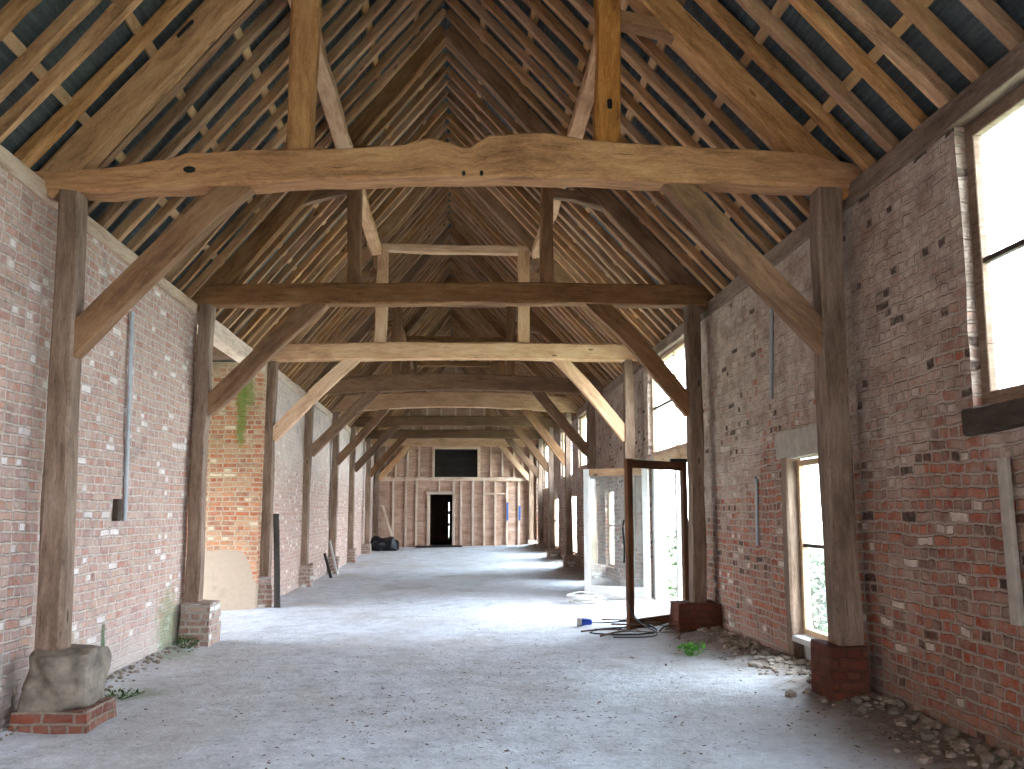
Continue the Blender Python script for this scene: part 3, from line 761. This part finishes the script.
def leaf(n, hinge, free, z0, z1, mats, label, stile, botrail, gm, zf=0.):
    h = Vector((*hinge, 0)); f = Vector((*free, 0)); d = (f - h); W = d.length; d.normalize(); nn = Vector((-d.y, d.x, 0))
    t = thing('door_%d' % n, (h.x, h.y, z0), label, 'door', kind='structure')
    def bar(name, mat, u0, u1, a, b, th=.055):
        p0 = h + d * u0 + Vector((0, 0, a)); p1 = h + d * u1 + Vector((0, 0, b))
        return p0, p1
    def vst(u, w, mat, lab=None):
        return T('stile', mat, t, h + d * u + Vector((0, 0, z0)), h + d * u + Vector((0, 0, z1)), w, .06, d, rough=.004, cham=.006)
    vst(stile / 2, stile, mats[0]); vst(W - stile / 2, stile, mats[1])
    T('rail', mats[2], t, h + d * stile + Vector((0, 0, z1 - stile * .55)), h + d * (W - stile) + Vector((0, 0, z1 - stile * .55)), .055, stile * 1.1, nn, rough=.004, cham=.006)
    T('rail', mats[3], t, h + d * stile + Vector((0, 0, z0 + botrail / 2)), h + d * (W - stile) + Vector((0, 0, z0 + botrail / 2)), .055, botrail, nn, rough=.004, cham=.006)
    bm = new()
    a = h + d * (stile - .01); b = h + d * (W - stile + .01)
    vs = []
    for p in (a, b):
        for zz in (z0 + botrail - .01, z1 - stile - .01):
            for o in (-.003, .003): vs.append(bm.verts.new(p + nn * o + Vector((0, 0, zz))))
    for q in ((0, 1, 3, 2), (4, 6, 7, 5), (0, 4, 5, 1), (2, 3, 7, 6), (0, 2, 6, 4), (1, 5, 7, 3)): bm.faces.new([vs[i] for i in q])
    bmesh.ops.recalc_face_normals(bm, faces=list(bm.faces)); boxuv(bm)
    obj('pane', bm, gm, t)
    return t, h, d, nn, W
t, h, d, nn, W = leaf(2, (3.33, 13.5), (2.28, 12.52), .1, 2.36, (W_FRAME, W_FRAME, W_FRAME, W_FRAME), 'dark brown glazed door leaf swung open nearest the viewer', .11, .15, M_GLASS)
bm = tube(new(), smooth_path([h + d * (W - .02) + nn * s * .05 + Vector((0, 0, z)) for s, z in ((-1, 1.55), (-1.6, 1.45), (-1.2, 1.2), (-1.4, .98))]), .014)
tag(obj('door_handle', bm, M_IRONHOLE, t), 'black iron handle')
bm = new(); p = h + d * .1 + Vector((0, 0, 2.38)); box(bm, p.x - .16, p.x + .1, p.y - .05, p.y + .05, p.z - .02, p.z + .03); obj('hinge', bm, M_IRONHOLE, t)
leaf(3, (3.36, 16.28), (2.34, 17.08), .14, 2.42, (W_WEATH, W_WEATH, W_BROWN, W_WEATH), 'weathered grey glazed door leaf swung open behind the brown one', .12, .22, M_GLASSD)

# ------------------------------------------------------------------ end wall
FX = 39.75 / 940.
def ex(px): return (px - 455) * FX
endw = thing('wall_end', (0, 39.8, 0), 'boarded end wall of studs and horizontal boards with a dark doorway', 'wall', kind='structure')
DX0, DX1, DZ1 = ex(430.5), ex(452.5), 2.38
WX0, WX1, WZ0, WZ1 = ex(434.5), ex(477), 3.1, 4.28
bm = new()
z = -.1; row = 0
while z < 8.4:
    z1 = z + .19
    zm = (z + z1) / 2
    if zm < 4.3: xa, xb = -3.85, 3.85
    else:
        f = (8.45 - zm) / (8.45 - 4.3); xa, xb = -3.6 * f - .1, 3.6 * f + .1
    segs = [(xa, xb)]
    if z < DZ1 and z1 > -.1 and zm < DZ1: segs = [(xa, DX0), (DX1, xb)]
    elif WZ0 < zm < WZ1: segs = [(xa, WX0), (WX1, xb)]
    for a, b in segs:
        # split each row into boards so tones differ
        random.seed(row * 7 + int(a * 10)); cuts = [a, b]
        if b - a > 2.5: cuts = [a, a + (b - a) * random.uniform(.35, .65), b]
        for c0, c1 in zip(cuts, cuts[1:]):
            v = [bm.verts.new((x, yy, zz)) for x in (c0, c1 + .003) for yy, zz in ((39.80, z), (39.83, z1), (39.87, z1), (39.86, z))]
            fs = [bm.faces.new([v[i] for i in q]) for q in ((0, 1, 5, 4), (1, 2, 6, 5), (2, 3, 7, 6), (3, 0, 4, 7), (0, 3, 2, 1), (4, 5, 6, 7))]
            uvl = bm.loops.layers.uv.active; o = random.uniform(0, 50)
            for f in fs:
                for l in f.loops: l[uvl].uv = (l.vert.co.x + o, l.vert.co.z + o)
    z += .19; row += 1
bmesh.ops.recalc_face_normals(bm, faces=list(bm.faces))
obj('boarding', bm, W_BOARD, endw)
zr = 3.0
for px in (394, 406.5, 416.8, 460.8, 472.5, 483.6, 494.8, 506.5, 518.2):
    T('stud', W_STUD, endw, (ex(px), 39.755, .05), (ex(px), 39.755, zr), .085, .09, (1, 0, 0), rough=.006, cham=.006)
for px in (428.6, 453.6):
    T('door_post', W_STUD, endw, (ex(px), 39.75, .05), (ex(px), 39.75, zr - .02 if px > 440 else DZ1 + .1), .11, .11, (1, 0, 0), rough=.005)
T('door_head', W_STUD, endw, (ex(426.5), 39.74, DZ1 + .07), (ex(452), 39.74, DZ1 + .07), .11, .13, (0, 1, 0))
T('stud', W_STUD, endw, (ex(439), 39.755, DZ1 + .12), (ex(439), 39.755, zr), .07, .08, (1, 0, 0))
T('rail', W_STUD, endw, (-3.2, 39.73, zr + .02), (3.2, 39.73, zr + .02), .13, .16, (0, 1, 0), rough=.006)
T('nogging', W_STUD, endw, (ex(483), 39.72, 2.40), (ex(505), 39.72, 2.42), .06, .07, (0, 1, 0))
for px in (386, 396, 407.5, 419, 490.5, 502, 513.5, 522):
    T('stud', W_STUD, endw, (ex(px), 39.755, zr + .08), (ex(px), 39.755, 4.4), .08, .09, (1, 0, 0), rough=.006, cham=.006)
for i, x in enumerate((-2.4, -1.8, -1.2, -.6, 0, .6, 1.2, 1.8, 2.4)):
    T('stud', W_STUD, endw, (x, 39.755, 4.7), (x, 39.755, 8.2 - abs(x) * 1.2), .08, .09, (1, 0, 0), rough=.006, cham=.006)
for px, sc in ((507, 1.), (519, .8)):
    x = ex(px); bm = new(); box(bm, x - .035, x + .035, 39.69, 39.712, 1.3, 1.3 + .75 * sc); tag(obj('paint_mark', bm, M_BLUEPAINT, endw), 'blue paint mark')
t = thing('window_9', ((WX0 + WX1) / 2, 39.78, WZ0), 'dark unlit window above the doorway in the boarded end wall', 'window', kind='structure')
bm = new()
for a, b, c, d_ in ((WX0 - .1, WX0, WZ0 - .1, WZ1 + .1), (WX1, WX1 + .12, WZ0 - .1, WZ1 + .1), (WX0, WX1, WZ0 - .1, WZ0), (WX0, WX1, WZ1, WZ1 + .1)): box(bm, a, b, 39.68, 39.86, c, d_)
obj('window_frame', bm, W_STUD, t)
bm = new(); box(bm, WX0, WX1, 39.8, 39.806, WZ0, WZ1); obj('pane', bm, M_GLASSK, t)
# unlit room beyond
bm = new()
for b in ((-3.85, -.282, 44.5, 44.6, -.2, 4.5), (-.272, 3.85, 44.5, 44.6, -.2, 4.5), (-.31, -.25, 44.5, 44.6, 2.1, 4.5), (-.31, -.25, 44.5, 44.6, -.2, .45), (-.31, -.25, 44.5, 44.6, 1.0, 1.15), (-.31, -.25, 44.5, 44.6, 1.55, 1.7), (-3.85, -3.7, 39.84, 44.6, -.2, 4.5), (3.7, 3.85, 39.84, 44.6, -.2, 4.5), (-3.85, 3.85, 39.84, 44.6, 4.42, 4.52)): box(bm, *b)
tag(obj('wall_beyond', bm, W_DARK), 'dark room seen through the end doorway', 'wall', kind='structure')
bm = new(); box(bm, -3.85, 3.85, 39.82, 44.6, -.1, .17); tag(obj('floor_beyond', bm, M_FLOOR), 'floor of the dark room past the end doorway', 'floor', kind='structure')

# ------------------------------------------------------------------ fittings on the brick walls
def conduit(p0, p1, w, label, mat=M_METAL, th=.03):
    o = obj('conduit', timber(new(), p0, p1, th, w, (1, 0, 0), rough=.003, cham=.008), mat, None, p0)
    return tag(o, label, 'conduit', 'metal conduits on the brick walls')
conduit((-3.375, 9.95, 1.56), (-3.375, 9.83, 3.72), .06, 'long grey conduit running down the blank brick wall')
bm = new(); box(bm, -3.42, -3.35, 9.66, 9.78, 1.56, 1.78); bmesh.ops.bevel(bm, geom=list(bm.edges), offset=.01, segments=1, affect='EDGES')
tag(obj('junction_box', bm, W_SILL, None, (-3.4, 9.72, 1.56)), 'small dark box at the foot of the long grey conduit', 'box')
conduit((3.375, 9.82, 2.85), (3.375, 9.7, 3.82), .045, 'upper thin conduit on the limewashed window wall')
conduit((3.375, 10.46, 1.28), (3.375, 10.42, 2.02), .045, 'short conduit on bare red brick near the low window')
conduit((3.365, 5.57, .98), (3.365, 5.6, 1.98), .1, 'wide pale conduit below the nearest window sill', M_LINTEL, .04)

# ------------------------------------------------------------------ things on the floor
def coil(n, r, c, z, jit):
    pts = []
    for i in range(n * 12):
        a = 2 * PI * i / 12
        rr = r * (1 + jit * noise.noise(Vector((i * .21, 3, 1))))
        pts.append(Vector((c[0] + rr * math.cos(a) * 1.1 + .06 * noise.noise(Vector((i * .05, 8, 8))), c[1] + rr * .8 * math.sin(a), z + .03 + .05 * abs(noise.noise(Vector((i * .13, 1, 5)))) + .012 * (i / 12))))
    return pts
zc = fz(2.24, 16.3)
pts = [Vector((2.95, 15.95, zc + .02)), Vector((2.7, 15.9, zc + .03))]
random.seed(17)
for i in range(11 * 7):
    a = 2 * PI * i / 7 + random.uniform(-.25, .25); L_ = i // 7
    random.seed(L_); rr = random.uniform(.14, .32); cx, cy, tl = random.uniform(-.1, .1), random.uniform(-.08, .08), random.uniform(-.35, .35); ta = random.uniform(0, 6.28)
    random.seed(400 + i); rr *= random.uniform(.88, 1.1)
    pts.append(Vector((2.2 + cx + rr * 1.15 * math.cos(a), 16.3 + cy + rr * .8 * math.sin(a), zc + .02 + .009 * L_ + max(0, rr * tl * math.cos(a - ta)) + random.uniform(0, .02))))
bm = tube(new(), smooth_path(pts, 3), .0095)
tag(obj('hose_coil', bm, M_WHITEP, None, (2.22, 16.3, zc), smooth=True), 'tangled coil of white hose on the floor by the grey door leaf', 'hose')

zc = fz(1.85, 13.0)
t = thing('extension_cable', (1.82, 13.0, zc), 'black cable with a blue plug on the floor in front of the open doors', 'cable')
def fl(pts, h=.015): return [Vector((x, y, fz(x, y) + h + dz)) for x, y, dz in pts]
bm = tube(new(), smooth_path(fl([(1.86, 13.0, .03), (2.1, 13.25, 0), (2.45, 13.35, 0), (2.7, 12.9, 0), (2.3, 12.6, .0), (1.9, 12.5, 0), (1.75, 12.2, 0), (2.2, 12.0, 0), (2.6, 12.25, 0), (2.5, 12.9, .05), (2.3, 13.3, .02)]), 8), .011)
obj('cord', bm, M_BLACK, t, smooth=True)
bm = tube(new(), [Vector((1.72 + .035 * i, 12.97 + .006 * i, zc + .06)) for i in range(5)], .055, 12, .04); tag(obj('plug', bm, M_BLUE, t, smooth=True), 'blue plastic plug')
bm = tube(new(), [Vector((1.66 + .02 * i, 12.96, zc + .06)) for i in range(4)], .06, 12); obj('plug_collar', bm, M_WHITEP, t, smooth=True)

# wire trailing from the brown door leaf
a = Vector((2.27, 12.46, .62))
bm = tube(new(), smooth_path([a, a + Vector((.02, -.03, -.2)), Vector((2.38, 12.3, .25)), Vector((2.55, 12.0, fz(2.55, 12.) + .02)), Vector((2.35, 11.7, fz(2.35, 11.7) + .02)), Vector((1.95, 11.75, fz(1.95, 11.75) + .02))], 8), .009)
tag(obj('loose_wire', bm, M_BLACK, None, (2.35, 12.1, .1), smooth=True), 'thin wire drooping from the brown door leaf to the floor', 'wire')

random.seed(21)
TW = [(2.05, 12.15, .5, 1.0), (2.3, 11.8, .2, 1.1), (2.6, 12.5, .1, 1.2), (2.75, 11.6, 1.2, .8), (2.45, 12.75, -.3, 1.0), (2.85, 12.15, .7, .7)]
for i, (x, y, an, ln) in enumerate(TW):
    t = thing('dry_twig', (x, y, fz(x, y)), 'bare dry twig lying in the tangle by the brown door leaf', 'twig', 'dry twigs by the open door')
    P = [Vector((x + math.cos(an) * ln * (u - .5) + random.uniform(-.05, .05), y + math.sin(an) * ln * (u - .5) + random.uniform(-.05, .05), fz(x, y) + .02 + random.uniform(0, .07))) for u in (0, .25, .5, .75, 1)]
    obj('stem', tube(new(), smooth_path(P, 4), .012, 6, .004), M_TWIG, t)
    for j in range(2):
        q = P[1 + j]; e_ = q + Vector((random.uniform(-.25, .25), random.uniform(-.25, .1), random.uniform(.0, .06)))
        obj('side_shoot', tube(new(), [q, q.lerp(e_, .5) + Vector((0, 0, .02)), e_], .006, 5, .003), M_TWIG, t)

# weeds
def weed(x, y, r, n, label, mat, h=.14, leaf=.06):
    z = fz(x, y)
    t = thing('weed', (x, y, z), label, 'weed')
    bm = new(); st = new()
    for i in range(n):
        a = random.uniform(0, 2 * PI); rr = r * math.sqrt(random.random())
        tip = Vector((x + math.cos(a) * rr, y + math.sin(a) * rr, z + h * random.uniform(.4, 1)))
        if i % 3 == 0: tube(st, [Vector((x + math.cos(a) * rr * .2, y + math.sin(a) * rr * .2, z - .01)), tip], .003, 4)
        for j in range(2):
            d = Vector((random.uniform(-1, 1), random.uniform(-1, 1), random.uniform(-.1, .7))).normalized(); s = d.cross(Vector((0, 0, 1))).normalized()
            L = leaf * random.uniform(.6, 1.2); up = Vector((0, 0, L * .12))
            v = [bm.verts.new(p) for p in (tip, tip + d * L * .5 + s * L * .28, tip + d * L + up, tip + d * L * .5 - s * L * .28)]
            bm.faces.new(v)
    obj('leaves', bm, mat, t); obj('stems', st, mat, t)
random.seed(3)
weed(2.58, 10.37, .14, 70, 'small bright green weed growing from the floor near the window wall', M_LEAF, .12, .055)
weed(-2.95, 8.75, .2, 40, 'low green weed at the foot of the nearest stone plinth', M_SHRUB, .05, .045)
weed(-3.2, 11.75, .16, 45, 'low green weed beside the pale square brick plinth', M_SHRUB, .12, .05)

# leaning boards and oddments along the blank wall
def lean(name, p0, p1, w, th, mat, label, cat, side=(1, 0, 0)):
    o = obj(name, timber(new(), p0, p1, w, th, side, rough=.006, cham=.005), mat, None, p0); tag(o, label, cat); return o
lean('board', (-3.02, 16.66, .0), (-3.1, 16.70, 1.62), .1, .04, W_CHAR, 'dark narrow board leaning on the third blank-wall post', 'board')
lean('plank', (-3.05, 25.2, fz(-3.05, 25.2)), (-3.28, 25.3, .9), .14, .04, W_WEATH, 'short grey plank leaning on the whitewashed far wall', 'plank', (0, 1, 0))
lean('stick', (-3.1, 24.3, fz(-3.1, 24.3)), (-3.3, 24.5, .6), .08, .06, W_CHAR, 'stubby dark stick by the short grey plank', 'stick', (0, 1, 0))
lean('pole', (-2.35, 38.2, fz(-2.4, 38.2)), (-2.98, 39.35, 1.9), .09, .09, W_STUD, 'pale pole leaning in the far corner by the end wall', 'pole')
zc = fz(-2.6, 37.0)
bm = new(); rough_block(bm, -3.2, -2.2, 36.6, 37.6, zc - .05, zc + .42, .12, 9, .75, 4.)
tag(obj('plastic_sack', bm, M_SACK, None, (-2.7, 37.1, zc), smooth=True), 'slumped black plastic sack on the floor near the far corner', 'sack')
bm = new(); rough_block(bm, -1.6, .3, 38.9, 39.4, fz(-.6, 39.2) - .02, fz(-.6, 39.2) + .06, .03, 7, .1, 6.)
tag(obj('timber_offcut', bm, W_CHAR, None, (-.6, 39.1, .2)), 'low dark timber lying before the end doorway', 'timber')

# litter and rubble
random.seed(11)
bm = new()
def flake(x, y, s, flat=.3):
    z = fz(x, y) + .004
    a = random.uniform(0, PI); u = Vector((math.cos(a), math.sin(a), random.uniform(-flat, flat))) * s; v = Vector((-math.sin(a), math.cos(a), random.uniform(-flat, flat))) * s * random.uniform(.3, .7)
    c = Vector((x, y, z + abs(u.z) + abs(v.z)))
    p = [bm.verts.new(q) for q in (c - u, c - v * .8 - u * .1, c + u, c + v + u * .1)]
    bm.faces.new(p)
for i in range(2600):
    y = 5 + 13 * random.random() ** 1.5; x = random.uniform(-2.6, 3.2)
    if noise.noise(Vector((x * .7, y * .5, 77))) < -.05: continue
    flake(x, y, random.uniform(.006, .022))
for i in range(600): flake(random.gauss(.3, .9), random.gauss(8.0, 1.2), random.uniform(.006, .024))
for i in range(700): flake(3.3 - abs(random.gauss(0, .35)), random.uniform(5.2, 12.4), random.uniform(.008, .03))
for i in range(30): flake(random.uniform(-2.2, 2.8), random.uniform(6.0, 10.5), random.uniform(.02, .036), .4)
tag(obj('leaf_litter', bm, M_LITTER, None), 'scattered dead leaves and crumbs over the chalky floor', 'litter', kind='stuff')
bm = new()
for i in range(520):
    y = random.uniform(5.0, 13.0); x = 3.36 - abs(random.gauss(0, .2)); s = random.uniform(.012, .04) * (1.5 if random.random() < .1 else 1)
    q = bmesh.ops.create_icosphere(bm, subdivisions=1, radius=s)['verts']
    z = fz(x, y)
    for v in q:
        v.co = Vector((v.co.x * random.uniform(.8, 1.3), v.co.y * random.uniform(.8, 1.3), v.co.z * .7)) + Vector((x, y, z + s * .3))
for i in range(260):
    y = random.uniform(5.0, 12.0); x = -3.36 + abs(random.gauss(0, .12)); s = random.uniform(.008, .028)
    q = bmesh.ops.create_icosphere(bm, subdivisions=1, radius=s)['verts']
    z = fz(x, y)
    for v in q: v.co = Vector((v.co.x * random.uniform(.8, 1.3), v.co.y, v.co.z * .7)) + Vector((x, y, z + s * .3))
tag(obj('brick_rubble', bm, M_RUBBLE, None), 'small brick and mortar crumbs along the foot of the walls', 'rubble', kind='stuff')

# ------------------------------------------------------------------ greenery outside
def shrub(x, y, r, h, label, n=260):
    random.seed(int(x * 10 + y))
    t = thing('shrub', (x, y, -.28), label, 'shrub', 'shrubs outside the window wall')
    bm = new(); st = new()
    for i in range(n):
        a = random.uniform(0, 2 * PI); u = random.random(); rr = r * math.sqrt(random.random()) * (1 - .5 * u)
        tip = Vector((x + math.cos(a) * rr, y + math.sin(a) * rr, -.28 + h * u))
        if i % 8 == 0: tube(st, [Vector((x + math.cos(a) * .05, y + math.sin(a) * .05, -.3)), tip], .008, 4, .003)
        for j in range(3):
            d = Vector((random.uniform(-1, 1), random.uniform(-1, 1), random.uniform(-.4, .8))).normalized(); s = d.cross(Vector((0, 0, 1))).normalized(); L = .1 * random.uniform(.6, 1.3)
            bm.faces.new([bm.verts.new(p) for p in (tip, tip + d * L * .5 + s * L * .3, tip + d * L, tip + d * L * .5 - s * L * .3)])
    obj('foliage', bm, M_SHRUB, t); obj('branches', st, M_TWIG, t)
shrub(4.35, 18.1, .55, 1.5, 'green shrub outside, seen through the brown door leaf')
shrub(4.5, 11.5, .75, 1.35, 'green shrub outside, seen through the low narrow window', 600)

# ------------------------------------------------------------------ light: overcast sky through the openings
wd = bpy.data.worlds.new('overcast_sky'); SC.world = wd; wd.use_nodes = True
nt = wd.node_tree; nt.nodes.clear()
o = nt.nodes.new('ShaderNodeOutputWorld'); b = nt.nodes.new('ShaderNodeBackground')
tc = nt.nodes.new('ShaderNodeTexCoord'); sp = nt.nodes.new('ShaderNodeSeparateXYZ'); rp = nt.nodes.new('ShaderNodeValToRGB')
nt.links.new(tc.outputs['Generated'], sp.inputs[0]); nt.links.new(sp.outputs[2], rp.inputs[0])
rp.color_ramp.elements[0].position = 0.; rp.color_ramp.elements[0].color = (.78, .86, 1., 1)
rp.color_ramp.elements[1].position = .8; rp.color_ramp.elements[1].color = (.66, .80, 1., 1)
nt.links.new(rp.outputs[0], b.inputs[0]); b.inputs[1].default_value = 1.0
nt.links.new(b.outputs[0], o.inputs[0])

def portal(name, loc, sx, sy, rot):
    l = bpy.data.lights.new(name, 'AREA'); l.shape = 'RECTANGLE'; l.size = sx; l.size_y = sy
    l.cycles.is_portal = True
    ob = bpy.data.objects.new(name, l); ob.location = loc; ob.rotation_euler = rot; COL.objects.link(ob)
def wportal(name, h):
    z0 = max(h[2], 0.0)
    portal(name, (3.62, (h[0] + h[1]) / 2, (z0 + h[3]) / 2), h[3] - z0, h[1] - h[0], (0, PI / 2, 0))
for i, h in enumerate([W1, W2, DR, WU, UPW, UPADD2, UPADD3, SL] + [(a, b_, .45, 2.15) for a, b_ in LOW] + [(-3., -.4, 1., 4.)]): wportal('window_daylight', h)
portal('rear_daylight', (0, Y0 - .5, 1.1), 1.8, 2.5, (PI / 2, 0, PI))
portal('recess_daylight', (-7.45, 14.45, 1.3), 2.6, 3.1, (0, -PI / 2, 0))

# ------------------------------------------------------------------ camera
F, VX, VY = 940., 455., 512.
v = Vector((VX - 512, VY - 384.5, F)); n = v.length
psi = math.asin(-v.x / n); th = math.asin((v.y / n) / math.cos(psi))
Rr = Vector((math.cos(psi), -math.sin(psi), 0)); U = Vector((-math.sin(th) * math.sin(psi), -math.sin(th) * math.cos(psi), math.cos(th))); Wd = Rr.cross(U)
cam = bpy.data.cameras.new('camera'); co = bpy.data.objects.new('camera', cam); COL.objects.link(co)
cam.sensor_fit = 'HORIZONTAL'; cam.sensor_width = 36; cam.lens = F / 1024 * 36; cam.clip_start = .05; cam.clip_end = 300
m = Matrix((Rr, U, Wd)).transposed().to_4x4(); m.translation = (0, 0, 1.65); co.matrix_world = m
SC.camera = co

SC.view_settings.view_transform = 'Standard'; SC.view_settings.look = 'None'
SC.view_settings.exposure = 5.12; SC.view_settings.gamma = 1; SC.view_settings.use_curve_mapping = False
SC.cycles.use_denoising = True
SC.cycles.max_bounces = 10; SC.cycles.diffuse_bounces = 6; SC.cycles.transparent_max_bounces = 12
